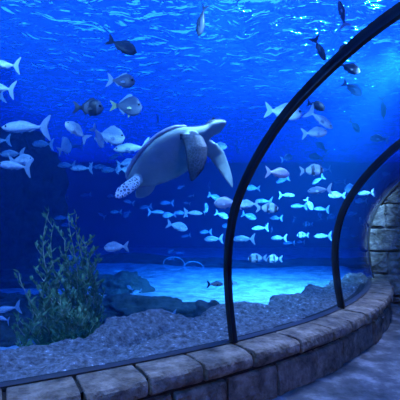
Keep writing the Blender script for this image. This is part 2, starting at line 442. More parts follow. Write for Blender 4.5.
# ------------------------------------------------------------------ reef
def fbm(p, sc, oct=6, h=.9): return noise.fractal(p * sc, h, 2.1, oct)
def bank():
    """long rock shelf that hugs the acrylic"""
    us = frange(6.2, 14.3, .03); vs = frange(.105, 2.1, .03); V = []; F = []; n = len(vs)
    for u in us:
        edge = 1.02 + .16 * noise.noise(Vector((u * 1.3, 0, 5))) + .10 * noise.noise(Vector((u * 3.7, 2, 5)))
        edge += .30 * math.exp(-((u - 9.25) / .45) ** 2) + .25 * math.exp(-((u - 10.9) / .35) ** 2) - .22 * math.exp(-((u - 11.35) / .2) ** 2) + .12 * math.exp(-((u - 11.9) / .25) ** 2) - .1 * math.exp(-((u - 8.6) / .25) ** 2)
        if u > 12.4: edge -= .25 * (u - 12.4)
        for v in vs:
            p = usz(u, -v, 0)
            z = .40 + .07 * noise.noise(Vector((p.x * 2.1, p.y * 2.1, 0))) + .06 * fbm(Vector((p.x, p.y, 0)), 2.6) + .016 * fbm(Vector((p.x, p.y, 9)), 16, 4)
            z += .02 - .02 * math.exp(-((v - .10) / .05) ** 2) - .03 * max(0, (.3 - v) / .16)
            z += .14 * math.exp(-(((u - 9.3) / .62) ** 4 + ((v - 1.02) / .24) ** 2))
            z += .10 * math.exp(-(((u - 10.75) / .3) ** 2 + ((v - .95) / .22) ** 2))
            z += .06 * math.exp(-(((u - 11.75) / .3) ** 2 + ((v - .8) / .2) ** 2))
            z -= .16 * math.exp(-(((u - 9.15) / .38) ** 2 + ((v - .68) / .07) ** 2))
            t = (v - edge) / .28
            if t > 0: z -= min(1, t) ** .7 * (.62 + .0 * z)
            V.append(Vector((p.x, p.y, z)))
    for k in range(len(us) - 1):
        for j in range(n - 1):
            a = k * n + j; F.append((a, a + n, a + n + 1, a + 1))
    n0 = len(V); m = len(us)
    rim = [j for j in range(n)] + [k * n + n - 1 for k in range(1, m)] + [(m - 1) * n + j for j in range(n - 2, -1, -1)] + [k * n for k in range(m - 2, 0, -1)]
    for q in rim: V.append(Vector((V[q].x, V[q].y, -.26)))
    for k in range(len(rim)): F.append((rim[k], rim[(k + 1) % len(rim)], n0 + (k + 1) % len(rim), n0 + k))
    F.append(tuple(n0 + k for k in range(len(rim))))
    o = fix_normals(mesh_obj('reef_shelf', V, F, M['rock']))
    return tag(center_origin(o), 'long rough grey rock shelf behind the acrylic along the stone ledge', 'rock')
bank()

def boulder(px, py_top, y, w, d, label, mat='rock_far', h=None, seed=0, amp=.28, name='reef_rock', sub=5, freq=1.0, base=-.1):
    top = at(px, py_top, y)
    bm = bmesh.new(); bmesh.ops.create_icosphere(bm, subdivisions=sub, radius=1)
    hh = (top.z - base)
    for v in bm.verts:
        p = v.co.copy()
        r = 1 + amp * noise.fractal(p * 1.4 * freq + Vector((seed, seed * 2, 0)), .75, 2.1, 6) + amp * .35 * noise.noise(p * 5 * freq + Vector((seed, 0, 0)))
        q = p * r
        if q.z < -.15: q.z = -.15
        v.co = Vector((q.x * w / 2, q.y * d / 2, q.z * hh))
    zt = max(v.co.z for v in bm.verts); zb = min(v.co.z for v in bm.verts)
    for v in bm.verts: v.co.z = (v.co.z - zb) / (zt - zb) * hh
    me = bpy.data.meshes.new(name); bm.to_mesh(me); bm.free(); me.materials.append(M[mat])
    me.polygons.foreach_set('use_smooth', [True] * len(me.polygons))
    o = bpy.data.objects.new(name, me); C.objects.link(o); o.location = (top.x, top.y, base)
    return tag(o, label, 'rock')
boulder(355, 273, 7.0, .85, .6, 'rounded grey boulder against the acrylic beside the stone end wall', 'rock', seed=3, amp=.2)
boulder(150, 294, 6.6, 1.9, 1.0, 'broad low bluish reef rock behind the middle of the rock shelf', 'rock_far', seed=6, amp=.45)
boulder(222, 299, 6.0, 1.05, .7, 'low bluish reef rock behind the foot of the large rib', 'rock_far', seed=9, amp=.45)
boulder(120, 270, 8.6, 1.15, .9, 'dark pointed rock on the sand beyond the broad reef rock', 'rock_far', seed=12, amp=.4)
boulder(38, 296, 6.4, 1.2, .8, 'blurred blue rock behind the small kelp at the left', 'rock_far', seed=15, amp=.4)
boulder(85, 302, 6.0, .9, .7, 'blue rock directly behind the tall kelp', 'rock_far', seed=18, amp=.4)
boulder(-18, 60, 12.5, 5.2, 2.6, 'huge dark rock pillar rising behind the left side of the tank', 'rock_far', seed=21, amp=.3, name='rock_pillar', freq=1.6)
boulder(250, 261, 13.0, 3.6, 1.4, 'dim low reef ridge on the far edge of the sand right of the large rib', 'rock_far', seed=24, amp=.3, name='reef_ridge')
boulder(188, 257, 13.6, 4.2, 1.4, 'dim low reef ridge on the far edge of the sand below the turtle', 'rock_far', seed=26, amp=.3, name='reef_ridge')
boulder(322, 258, 13.4, 4.0, 1.4, 'dim low reef ridge on the far edge of the sand left of the smaller rib', 'rock_far', seed=28, amp=.3, name='reef_ridge')
boulder(125, 253, 14.2, 3.6, 1.4, 'dim low reef ridge behind the dark pointed rock', 'rock_far', seed=30, amp=.3, name='reef_ridge')
boulder(385, 255, 13.6, 4.0, 1.4, 'dim low reef ridge beyond the smaller rib behind the stone wall', 'rock_far', seed=32, amp=.3, name='reef_ridge')

boulder(20, 268, 9.6, 4.6, 1.6, 'long dark rock ridge at the foot of the rock pillar at the left', 'rock_far', seed=31, amp=.35, name='reef_ridge')
boulder(4, 288, 6.9, 1.5, .9, 'dark blue rock at the left edge behind the small kelp', 'rock_far', seed=33, amp=.4)
boulder(0, 306, 5.3, 1.1, .7, 'dark blue rock at the left edge just behind the grey rock shelf', 'rock_far', seed=41, amp=.4)
# hoops lying on the sand
def hoop(px, py, y, r, tilt, label):
    bm = bmesh.new(); V = []; F = []
    n, m, t = 40, 6, .014
    for i in range(n):
        a = 2 * PI * i / n
        for j in range(m):
            b = 2 * PI * j / m
            V.append(Vector(((r + t * math.cos(b)) * math.cos(a), (r + t * math.cos(b)) * math.sin(a), t * math.sin(b))))
    for i in range(n):
        for j in range(m): F.append((i * m + j, ((i + 1) % n) * m + j, ((i + 1) % n) * m + (j + 1) % m, i * m + (j + 1) % m))
    o = mesh_obj('hose_hoop', V, F, M['hoop']); p = at(px, py, y); o.location = p; o.rotation_euler = (tilt, 0, .2)
    o.location.z = .04 + r * math.sin(tilt)
    return tag(o, label, 'hoop')
hoop(174, 268, 11.6, .30, .55, 'faint pale hoop leaning on the far sand below the turtle')
hoop(194, 270, 11.2, .26, .45, 'faint pale hoop just right of the other hoop on the far sand')

# ------------------------------------------------------------------ kelp
def kelp(px, y, base_z, stalks, label, seed):
    """stalks: (dx at base, top px, top py, leafiness)"""
    r = random.Random(seed); b = at(px, 300, y); root = empty('kelp_plant', (b.x, b.y, base_z), label, 'kelp')
    sV = []; sF = []; lV = []; lF = []
    for dx, tx, ty, leaf in stalks:
        top = at(tx, ty, y + r.uniform(-.2, .2)) - root.location
        p0 = Vector((dx, r.uniform(-.1, .1), 0)); n = 26; ph = r.random() * 6; pts = []
        am = .035 + .02 * r.random()
        for i in range(n + 1):
            t = i / n; p = p0.lerp(top, t)
            p.x += am * math.sin(ph + t * 7) * (.3 + t); p.y += am * math.cos(ph + t * 6); pts.append(p)
        def tube(pts, r0, r1):
            k0 = len(sV)
            for i, p in enumerate(pts):
                rr = r0 + (r1 - r0) * i / (len(pts) - 1)
                for j in range(4): sV.append(p + Vector((rr * math.cos(j * PI / 2), rr * math.sin(j * PI / 2), 0)))
            for i in range(len(pts) - 1):
                for j in range(4):
                    a, b = k0 + i * 4 + j, k0 + i * 4 + (j + 1) % 4; sF.append((a, b, b + 4, a + 4))
        tube(pts, .009, .003)
        def leaf_at(p, dirv, L, W):
            side = dirv.cross(Vector((r.uniform(-.5, .5), -1, r.uniform(-.3, .3)))).normalized()
            k0 = len(lV); bend = Vector((r.uniform(-.02, .02), r.uniform(-.03, .03), 0))
            prof = [(0, .15), (.2, .75), (.45, 1), (.75, .65), (1, .05)]
            nrm = dirv.cross(side).normalized()
            for t, w in prof:
                c = p + dirv * (L * t) + bend * t * t
                ww = W * w * (1 + .25 * math.sin(t * 19 + L * 90))
                lV.append(c + side * ww); lV.append(c + nrm * .003); lV.append(c - side * ww); lV.append(c - nrm * .003)
            for i in range(4):
                for j in range(4):
                    a, b = k0 + i * 4 + j, k0 + i * 4 + (j + 1) % 4; lF.append((a, b, b + 4, a + 4))
        for i in range(1, n + 1):
            t = i / n
            k = leaf * (1.9 if t < .6 else 1.5 if t < .8 else .8)
            for _ in range(int(k + r.random())):
                a = r.uniform(0, 2 * PI); dv = Vector((math.cos(a) * .6, math.sin(a) * .4, r.uniform(.35, 1.1))).normalized()
                sz = 1 - .55 * t
                leaf_at(pts[i], dv, r.uniform(.08, .17) * sz, r.uniform(.012, .024) * sz)
            if r.random() < (.22 if t > .5 else .12):
                a = r.choice((-1, 1)); q = pts[i]; br = [q + Vector((a * .12 * s, r.uniform(-.02, .02), .14 * s + .04 * s * s)) * (.6 + .5 * (1 - t)) for s in (0, .35, .7, 1)]
                tube(br, .005, .002)
                for q in br[1:]:
                    for _ in range(2): leaf_at(q, Vector((a * r.uniform(-.4, .9), r.uniform(-.3, .3), 1)).normalized(), r.uniform(.04, .09), r.uniform(.008, .015))
    st = mesh_obj('stem', sV, sF, M['kelp_stem'], root)
    lv = mesh_obj('leaves', lV, lF, M['kelp'], root, smooth=False)
    return root
KG = 4.35
kelp(55, KG, .02, [(-.05, 48, 212, 2), (0, 56, 222, 1.5), (-.12, 50, 262, 3), (.08, 62, 250, 3), (.02, 46, 285, 3), (.1, 58, 290, 4)], 'tall green kelp plant, the one nearest the left with the highest tip', 11)
kelp(78, KG + .15, .02, [(-.05, 74, 216, 1.6), (0, 83, 214, 1.3), (-.12, 70, 240, 2.5), (.08, 80, 262, 3.5), (.02, 86, 250, 3), (.1, 72, 280, 4), (.12, 84, 292, 4)], 'tall green kelp plant in the middle of the cluster with a forked top', 12)
kelp(91, KG + .3, .02, [(-.05, 92, 244, 2.5), (.05, 96, 282, 3), (-.1, 86, 270, 3.5), (0, 90, 298, 4)], 'shorter kelp plant on the right of the tall cluster', 13)
kelp(30, KG - .15, .02, [(-.05, 28, 272, .5), (.08, 36, 316, 1.3), (.02, 30, 308, 1.6), (.14, 42, 324, 1.8)], 'small thin kelp plant with one bare upright stalk, left of the tall kelp', 14)
kelp(64, KG - .25, .02, [(-.08, 58, 300, 3), (0, 66, 296, 3.5), (.12, 74, 303, 3.5), (.2, 80, 316, 3.5)], 'low bushy kelp at the foot of the tall plants', 15)

# ------------------------------------------------------------------ sea turtle
def belly_mat():
    m = rough_mat('turtle_belly', [(.3, (.30, .34, .30)), (.6, (.50, .54, .47)), (.8, (.64, .66, .60))], 3, 5, .6, .15, 12, dist=.01)
    return m
def scale_mat(name, plate, seam, scale, w=.06):
    m, nt, out = new_mat(name); L = nt.links.new
    tc = nt.nodes.new('ShaderNodeTexCoord'); v = nt.nodes.new('ShaderNodeTexVoronoi'); v.feature = 'DISTANCE_TO_EDGE'; v.inputs['Scale'].default_value = scale
    L(tc.outputs['Object'], v.inputs['Vector'])
    r = ramp(nt, [(0, seam), (w, seam), (w * 2.2, plate)]); L(v.outputs['Distance'], r.inputs['Fac'])
    b = nt.nodes.new('ShaderNodeBsdfPrincipled'); b.inputs['Roughness'].default_value = .5
    L(r.outputs['Color'], b.inputs['Base Color']); L(b.outputs['BSDF'], out.inputs['Surface']); return m
M['t_belly'] = belly_mat()
M['t_scale'] = scale_mat('turtle_scales', (.008, .009, .014), (.06, .065, .09), 28, .03)
M['t_pale'] = scale_mat('turtle_pale_scales', (.50, .50, .46), (.78, .78, .74), 26)
M['t_shell'] = scale_mat('turtle_shell', (.34, .30, .34), (.6, .56, .6), 6, .02)
M['t_rim'] = rough_mat('turtle_shell_rim', [(.3, (.34, .30, .38)), (.7, (.62, .58, .68))], 9, 3, .5, .2, 20, dist=.01)
M['t_speck'] = scale_mat('turtle_speckled_scales', (.12, .12, .15), (.85, .85, .9), 28, .10)

def turtle():
    cen = at(164.5, 159.5, 4.75)
    a = math.radians(33); F_ = Vector((math.cos(a), -.10, math.sin(a))).normalized()
    up0 = Vector((-math.sin(a), 0, math.cos(a))); bank = math.radians(48)
    D_ = (up0 * math.cos(bank) + Vector((0, 1, 0)) * math.sin(bank)); D_ = (D_ - F_ * D_.dot(F_)).normalized()
    L_ = D_.cross(F_).normalized()
    R = Matrix((F_, L_, D_)).transposed(); sc = 1.05
    def W(x, y, z): return R @ (Vector((x, y, z)) * sc)          # relative to cen
    V = []; F = []
    def loft(rings, cap=True):
        n = len(rings[0]); o0 = len(V)
        for r in rings: V.extend(r)
        for k in range(len(rings) - 1):
            for j in range(n):
                p, q = o0 + k * n + j, o0 + k * n + (j + 1) % n; F.append((p, q, q + n, p + n))
        F.append(tuple(reversed(range(o0, o0 + n)))); F.append(tuple(range(o0 + (len(rings) - 1) * n, o0 + len(rings) * n)))
    # shell and head: x, centre z, half width, up, down
    T = [(-.52, .0, .015, .012, .012), (-.47, .0, .06, .03, .03), (-.40, .0, .12, .06, .045), (-.28, .0, .185, .085, .065), (-.12, .0, .245, .105, .08), (.05, 0, .285, .135, .085), (.20, 0, .275, .12, .085), (.32, 0, .245, .10, .085), (.40, .0, .20, .085, .082),
         (.46, .0, .155, .075, .080), (.52, .0, .115, .066, .074), (.57, -.002, .088, .058, .066), (.61, -.008, .080, .060, .062), (.65, -.014, .092, .074, .060), (.69, -.02, .090, .070, .054), (.73, -.026, .068, .052, .048), (.765, -.034, .052, .042, .042), (.79, -.042, .03, .024, .03), (.805, -.048, .012, .01, .014)]
    rings = []
    for x, cz, w, u, d in T:
        ring = []
        for j in range(28):
            t = 2 * PI * j / 28; c, s = math.cos(t), math.sin(t)
            y = w * math.copysign(abs(c) ** .8, c); z = (u if s > 0 else d) * math.copysign(abs(s) ** (.9 if s > 0 else .75), s)
            ring.append(W(x, y, cz + z))
        rings.append(ring)
    loft(rings)
    def flip(pts, th=.016):
        """pts: (centre, width vector half, thickness)"""
        rings = []
        for i, (c, wv, t) in enumerate(pts):
            nx = pts[min(i + 1, len(pts) - 1)][0] - pts[max(0, i - 1)][0]
            nn = nx.cross(wv).normalized()
            rings.append([c + wv * math.cos(2 * PI * j / 14) + nn * t * math.sin(2 * PI * j / 14) for j in range(14)])
        loft(rings)
    P = lambda px, py, y: at(px, py, y) - cen
    # near front flipper hanging towards the viewer
    A = [(189, 135, 4.62, 8, .06), (193, 139, 4.48, 10.5, .05), (196.5, 149, 4.40, 11.5, .036), (197, 160, 4.36, 10.5, .028), (196, 170, 4.34, 8.2, .02), (193.5, 177, 4.34, 4.5, .014), (192, 181.5, 4.34, 1.5, .008)]
    flip([(P(x, y, d), Vector((w / FOC * d, -.02, .12 * w / FOC * d)), t) for x, y, d, w, t in A])
    # far front flipper
    B = [(203, 142, 4.78, 7, .04), (211, 148, 4.95, 8, .032), (217, 155, 5.05, 8, .026), (222, 164, 5.12, 6.6, .02), (227, 174, 5.18, 5, .016), (231, 183, 5.22, 2.8, .010), (232.5, 187.5, 5.24, .9, .006)]
    flip([(P(x, y, d), Vector((w / FOC * d * .9, .02, w / FOC * d * .5)), t) for x, y, d, w, t in B])
    # rear flippers
    Cc = [(140, 178, 4.72, 7, .04), (134, 183, 4.60, 8, .032), (127.5, 188, 4.52, 8.5, .026), (121, 192.5, 4.46, 8, .02), (117, 196, 4.43, 5, .014), (115, 197.5, 4.42, 1.3, .006)]
    flip([(P(x, y, d), Vector((w / FOC * d * .48, -.01, -w / FOC * d * .62)), t) for x, y, d, w, t in Cc])
    Dd = [(150, 180, 4.90, 8, .03), (146, 187, 4.92, 9, .024), (142.5, 192, 4.93, 8, .018), (139, 196.5, 4.94, 4.5, .012), (137, 198, 4.94, 2, .006)]
    flip([(P(x, y, d), Vector((w / FOC * d * .85, 0, w / FOC * d * -.45)), t) for x, y, d, w, t in Dd])
    tmp = fix_normals(mesh_obj('sea_turtle_tmp', V, F, M['t_belly']))
    rm = tmp.modifiers.new('r', 'REMESH'); rm.mode = 'VOXEL'; rm.voxel_size = .011
    sm = tmp.modifiers.new('s', 'SMOOTH'); sm.iterations = 3; sm.factor = .5
    dg = bpy.context.evaluated_depsgraph_get(); me = bpy.data.meshes.new_from_object(tmp.evaluated_get(dg))
    bpy.data.objects.remove(tmp)
    me.name = 'body'; me.materials.clear()
    for k in ('t_belly', 't_scale', 't_pale', 't_speck'): me.materials.append(M[k])
    Ri = R.transposed()
    def px_of(v):
        w = v + cen; return 200 + FOC * w.x / w.y, HOR - FOC * (w.z - CAMZ) / w.y
    for p in me.polygons:
        l = (Ri @ p.center) / sc; n = Ri @ p.normal; x, y = px_of(p.center); m = 0
        wy = (p.center + cen).y
        if wy < 4.56 and x > 180 and y > 134: m = 1
        elif l.x < -.18 and wy < 4.68 and x < 140 and y > 176: m = 3
        elif l.x > .5 and n.z > .1 or l.x > .63 and n.z > -.45: m = 1
        elif l.x > .40 and n.z > -.1 and wy > 4.4: m = 1
        elif x > 205 and y > 140 and l.x < .62: m = 0 if n.z < .1 else 1
        p.material_index = m; p.use_smooth = True
    root = empty('sea_turtle', cen, 'large sea turtle swimming up to the right with its pale belly showing', 'turtle')
    body = bpy.data.objects.new('body', me); C.objects.link(body); body.parent = root
    # carapace: domed shell over the back with its thin rim
    V = []; F = []; n = 40; oc = [(-.49, .03), (-.43, .11), (-.32, .185), (-.15, .25), (.04, .29), (.20, .285), (.33, .24), (.41, .15), (.435, .0)]
    def half_w(x):
        for (a0, b0), (a1, b1) in zip(oc[:-1], oc[1:]):
            if a0 <= x <= a1: return b0 + (b1 - b0) * (x - a0) / (a1 - a0)
        return 0
    xs = [-.50 + .935 * (1 - math.cos(PI * i / 30)) / 2 for i in range(31)]
    m = 16
    for x in xs:
        w = max(.004, half_w(x)); 
        hgt = .105 * max(0, 1 - ((x + .02) / .50) ** 2) ** .55
        for j in range(m + 1):
            t = -1 + 2 * j / m; V.append(W(x, w * t, .018 + hgt * (1 - abs(t) ** 2.3) ** .8))
        for j in range(m + 1):
            t = 1 - 2 * j / m; V.append(W(x, w * t * .992, -.004 + (hgt - .02) * max(0, 1 - abs(t) ** 2.3) ** .8 if hgt > .02 else 0))
    k = 2 * (m + 1)
    for i in range(len(xs) - 1):
        for j in range(k): F.append((i * k + j, i * k + (j + 1) % k, (i + 1) * k + (j + 1) % k, (i + 1) * k + j))
    F.append(tuple(range(k))); F.append(tuple(range((len(xs) - 1) * k, len(xs) * k)))
    c = fix_normals(mesh_obj('carapace', V, F, M['t_shell'], root)); c['label'] = 'thin mauve brown shell edge'
    loop = [(x, y) for x, y in oc] + [(x, -y) for x, y in reversed(oc[1:-1])]; loop = loop[:len(oc)] + loop[len(oc):]
    cl = catmull(loop + [loop[0]], 4)[:-1]; V = []; F = []; nl = len(cl)
    for i, (x, y) in enumerate(cl):
        x0, y0 = cl[i - 1]; x1, y1 = cl[(i + 1) % nl]; tx, ty = x1 - x0, y1 - y0; l = math.hypot(tx, ty); nx_, ny_ = -ty / l, tx / l
        wob = 1 + .12 * math.sin(i * 2.2)
        for j in range(8):
            a = 2 * PI * j / 8; V.append(W(x + nx_ * .026 * wob * math.cos(a), y + ny_ * .026 * wob * math.cos(a), .012 + .020 * math.sin(a)))
    for i in range(nl):
        for j in range(8): F.append((i * 8 + j, i * 8 + (j + 1) % 8, (i + 1) % nl * 8 + (j + 1) % 8, (i + 1) % nl * 8 + j))
    fix_normals(mesh_obj('shell_rim', V, F, M['t_rim'], root))
    for sgn in (-1, 1):
        bm = bmesh.new(); bmesh.ops.create_uvsphere(bm, u_segments=12, v_segments=8, radius=.019)
        me = bpy.data.meshes.new('eye'); bm.to_mesh(me); bm.free(); me.materials.append(M['eye'])
        e = bpy.data.objects.new('eye', me); C.objects.link(e); e.parent = root; e.location = W(.705, sgn * .078, .010)
turtle()

# ------------------------------------------------------------------ fish
M['f_silver'] = fish_mat('fish_silver', (.30, .40, .50), (.88, .92, .92))
M['f_bars'] = fish_mat('fish_barred', (.42, .48, .55), (.85, .88, .88), (.10, .12, .16), 3.0, .6)
M['f_blue'] = fish_mat('fish_bluish', (.10, .20, .34), (.32, .44, .54))
M['f_dark'] = fish_mat('fish_dark', (.008, .01, .016), (.03, .035, .05))
M['f_darkbar'] = fish_mat('fish_dark_barred', (.012, .014, .025), (.03, .035, .05), (.16, .18, .22), 2.2, 2.2)
M['f_grey'] = fish_mat('fish_grey', (.07, .08, .13), (.17, .19, .25))
M['f_mauve'] = fish_mat('fish_mauve', (.45, .40, .58), (.85, .82, .95))
M['f_pink'] = fish_mat('fish_dusky', (.30, .20, .18), (.55, .40, .36))
M['f_fin'] = plain('fin_pale', (.38, .48, .56), .5)
M['f_findark'] = plain('fin_dark', (.015, .017, .03), .5)
M['f_finyellow'] = plain('fin_yellow', (.72, .66, .22), .5)

BOD = [(0, .03, -.02), (.04, .30, -.06), (.10, .58, -.06), (.20, .86, -.02), (.34, 1, 0), (.50, .93, 0), (.66, .70, 0), (.80, .42, .01), (.92, .22, .01), (1, .18, .01)]
def fish_proto(H, T, skin, fin, fork, dors, bend, finy=None):
    """unit-long fish, nose at +x. returns list of (partname, verts, faces, material)"""
    parts = []
    def yb(x): return bend * math.sin((.5 - x) * 2.4) * (.5 - x)
    V = []; F = []; n = 14; xb = .5; xe = -.30
    nx = 15
    def prof(t):
        for (a, h, c), (b, h2, c2) in zip(BOD[:-1], BOD[1:]):
            if a <= t <= b: f = (t - a) / (b - a); f = f * f * (3 - 2 * f) * .5 + f * .5; return h + (h2 - h) * f, c + (c2 - c) * f
    for i in range(nx):
        t = (i / (nx - 1)) ** 1.15; x = xb + (xe - xb) * t; h, c = prof(t)
        hh = H / 2 * h; 
        if t > .75: hh = max(hh, .022 + H * .05)
        w = T / 2 * min(1, h * 1.1) * (1 if t < .5 else 1 - (t - .5) * .9)
        for j in range(n):
            a = 2 * PI * j / n; V.append(Vector((x, w * math.cos(a) + yb(x), hh * math.sin(a) + c * H)))
    for i in range(nx - 1):
        for j in range(n): F.append((i * n + j, i * n + (j + 1) % n, (i + 1) * n + (j + 1) % n, (i + 1) * n + j))
    F.append(tuple(range(n))); F.append(tuple(range((nx - 1) * n, nx * n)))
    parts.append(('body', V, F, skin))
    def slab(poly, th=.012, mat=fin, name='fin', off=(0, 0, 0), yaw=0, roll=0):
        V = []; m = len(poly); R = Matrix.Rotation(yaw, 3, 'Z') @ Matrix.Rotation(roll, 3, 'X')
        cx = sum(p[0] for p in poly) / m; cz = sum(p[1] for p in poly) / m
        V.append(None)
        def tr(x, y, z):
            q = R @ Vector((x, y, z)) + Vector(off)
            return Vector((q.x, q.y + yb(q.x), q.z))
        V = [tr(x, 0, z) for x, z in poly] + [tr(cx, th / 2, cz), tr(cx, -th / 2, cz)]
        F = [(i, (i + 1) % m, m) for i in range(m)] + [((i + 1) % m, i, m + 1) for i in range(m)]
        parts.append((name, V, F, mat))
    ph = max(.028, H * .16)
    th = .15 + fork * .12
    slab([(-.27, ph * .55), (-.36, th * .62), (-.47, th), (-.50, th * .98), (-.46, th * .5), (-.43 + .03 * (1 - fork), 0), (-.46, -th * .5), (-.50, -th * .98), (-.47, -th), (-.36, -th * .62), (-.27, -ph * .55)], .02, finy or fin, 'tail_fin')
    top = lambda x: H / 2 * prof(max(0, min(1, (xb - x) / (xb - xe))))[0]
    slab([(.22, top(.22) * .9), (.14, top(.14) + dors * .8), (.02, top(.02) + dors), (-.12, top(-.12) + dors * .7), (-.2, top(-.2) + dors * .55), (-.24, top(-.24) * .9), (0, top(0) * .8)], .014, fin, 'dorsal_fin')
    slab([(.0, -top(0) * .9), (-.07, -top(-.07) - dors * .95), (-.17, -top(-.17) - dors * .5), (-.23, -top(-.23) * .9), (-.1, -top(-.1) * .7)], .014, fin, 'anal_fin')
    slab([(.16, -top(.16) * .85), (.08, -top(.08) - dors * .9), (.05, -top(.05) * .9)], .014, finy or fin, 'pelvic_fin')
    for s in (-1, 1):
        slab([(0, .03), (-.06, .045), (-.15, .0), (-.13, -.05), (-.05, -.045), (0, -.02)], .01, finy or fin, 'pectoral_fin', (.19, s * T * .45, -H * .12), -s * .45, s * .3)
    for s in (-1, 1):
        V = []; F = []; r = .026 + .012 * (H > .4); c = Vector((.405, s * T * .30, H * .09 - .01)); k = 8
        for i in range(1, 4):
            for j in range(k):
                a = PI * i / 4; b = 2 * PI * j / k
                V.append(c + Vector((r * math.sin(a) * math.cos(b), s * r * .8 * math.cos(a), r * math.sin(a) * math.sin(b))) + Vector((0, yb(.405), 0)))
        V.append(c + Vector((0, s * r * .8, 0))); V.append(c - Vector((0, s * r * .8, 0)))
        for i in range(2):
            for j in range(k): F.append((i * k + j, i * k + (j + 1) % k, (i + 1) * k + (j + 1) % k, (i + 1) * k + j))
        for j in range(k): F.append((3 * k, j, (j + 1) % k)); F.append((3 * k + 1, 2 * k + (j + 1) % k, 2 * k + j))
        parts.append(('eye', V, F, M['eye']))
    return parts

KINDS = {  # real length, height, thickness, skin, fin, fork, dorsal height, yellow fin, object name
    'bream': (.34, .40, .15, 'f_silver', 'f_fin', .6, .05, None, 'silver_fish'),
    'barred': (.32, .46, .15, 'f_bars', 'f_fin', .4, .06, None, 'barred_fish'),
    'slim': (.38, .24, .13, 'f_silver', 'f_fin', 1.0, .035, None, 'slender_fish'),
    'blue': (.34, .28, .13, 'f_blue', 'f_fin', .9, .04, None, 'slender_fish'),
    'round': (.30, .62, .15, 'f_blue', 'f_fin', .2, .08, None, 'round_fish'),
    'bat': (.38, .62, .14, 'f_grey', 'f_fin', .1, .09, 'f_finyellow', 'batfish'),
    'paleround': (.34, .60, .15, 'f_silver', 'f_fin', .2, .09, None, 'round_fish'),
    'dark': (.40, .40, .16, 'f_dark', 'f_findark', .3, .06, None, 'dark_fish'),
    'darkbar': (.42, .46, .18, 'f_darkbar', 'f_findark', .2, .07, None, 'dark_fish'),
    'darkslim': (.42, .24, .14, 'f_dark', 'f_findark', .5, .05, None, 'dark_fish'),
    'grey': (.40, .42, .16, 'f_grey', 'f_fin', .5, .05, None, 'grey_fish'),
    'greyslim': (.45, .24, .13, 'f_grey', 'f_fin', .7, .04, None, 'grey_fish'),
    'mauve': (.46, .44, .16, 'f_mauve', 'f_fin', .5, .06, None, 'mauve_fish'),
    'dusky': (.30, .30, .14, 'f_pink', 'f_findark', .7, .04, None, 'dusky_fish'),
}
PROTO = {}
def fish(kind, px, py, ln, ang, label, yaw=0, y=None, group=None, cat='fish'):
    """ang: heading in the picture plane in degrees (0 right, 180 left, 90 up); yaw: turn into depth"""
    Lr, H, T, skin, fin, fork, dors, fy, nm = KINDS[kind]
    vary = 1 + .12 * math.sin(px * 1.7 + py * .9)
    cy_ = math.cos(math.radians(yaw))
    fixed = y is not None
    if y is None: y = Lr * vary * FOC * cy_ / ln
    y = y if fixed else max(4.3 if px < 150 else 4.6 if px < 280 else 5.9, min(12.5, y))
    # stay clear of the acrylic, the sand and the surface
    p = at(px, py, y)
    for _ in range(60):
        u, s = path_us(p.x, p.y)
        if s > -.45 and u < 14.3: y += .1; p = at(px, py, y)
        else: break
    while p.z > ZS - .28 and y > 3.9: y -= .05; p = at(px, py, y)
    while p.z < .12 and y > 5: y -= .05; p = at(px, py, y)
    L = ln / FOC * y / cy_
    big = ln >= 12.5
    var = (int(px) * 7 + int(py)) % 3 - 1
    key = (kind, big, var)
    parts = PROTO.get(key)
    if parts is None:
        bend = .16 * var
        raw = fish_proto(H, T, M[skin], M[fin], fork, dors, bend, M[fy] if fy else None)
        meshes = []
        if big:
            for name, V, F, mt in raw:
                me = bpy.data.meshes.new(name); me.from_pydata([tuple(v) for v in V], [], F); me.materials.append(mt)
                bm = bmesh.new(); bm.from_mesh(me); bmesh.ops.recalc_face_normals(bm, faces=bm.faces); bm.to_mesh(me); bm.free()
                me.polygons.foreach_set('use_smooth', [name in ('body', 'eye')] * len(me.polygons)); meshes.append((name, me))
        else:
            V = []; F = []; mats = []; fm = []
            for name, v, f, mt in raw:
                o0 = len(V); V += v; F += [tuple(o0 + i for i in q) for q in f]
                if mt not in mats: mats.append(mt)
                fm += [mats.index(mt)] * len(f)
            me = bpy.data.meshes.new(nm); me.from_pydata([tuple(v) for v in V], [], F)
            for m_ in mats: me.materials.append(m_)
            for pl, i in zip(me.polygons, fm): pl.material_index = i
            bm = bmesh.new(); bm.from_mesh(me); bmesh.ops.recalc_face_normals(bm, faces=bm.faces); bm.to_mesh(me); bm.free()
            me.polygons.foreach_set('use_smooth', [True] * len(me.polygons)); meshes.append((nm, me))
        parts = PROTO[key] = meshes
    a = math.radians(ang); yw = math.radians(yaw)
    X = Vector((math.cos(a) * math.cos(yw), math.sin(yw), math.sin(a) * math.cos(yw))).normalized()
    upv = Vector((0, 0, 1)) if abs(X.z) < .9 else Vector((1, 0, 0))
    Yv = upv.cross(X).normalized(); Zv = X.cross(Yv).normalized()
    Mx = Matrix.Translation(p) @ Matrix((X, Yv, Zv)).transposed().to_4x4() @ Matrix.Scale(L, 4)
    if big:
        root = bpy.data.objects.new(nm, None); root.empty_display_size = .1; C.objects.link(root); root.matrix_world = Mx
        for name, me in parts:
            o = bpy.data.objects.new(name, me); C.objects.link(o); o.parent = root
    else:
        root = bpy.data.objects.new(nm, parts[0][1]); C.objects.link(root); root.matrix_world = Mx
    tag(root, label, cat, group)
    return root
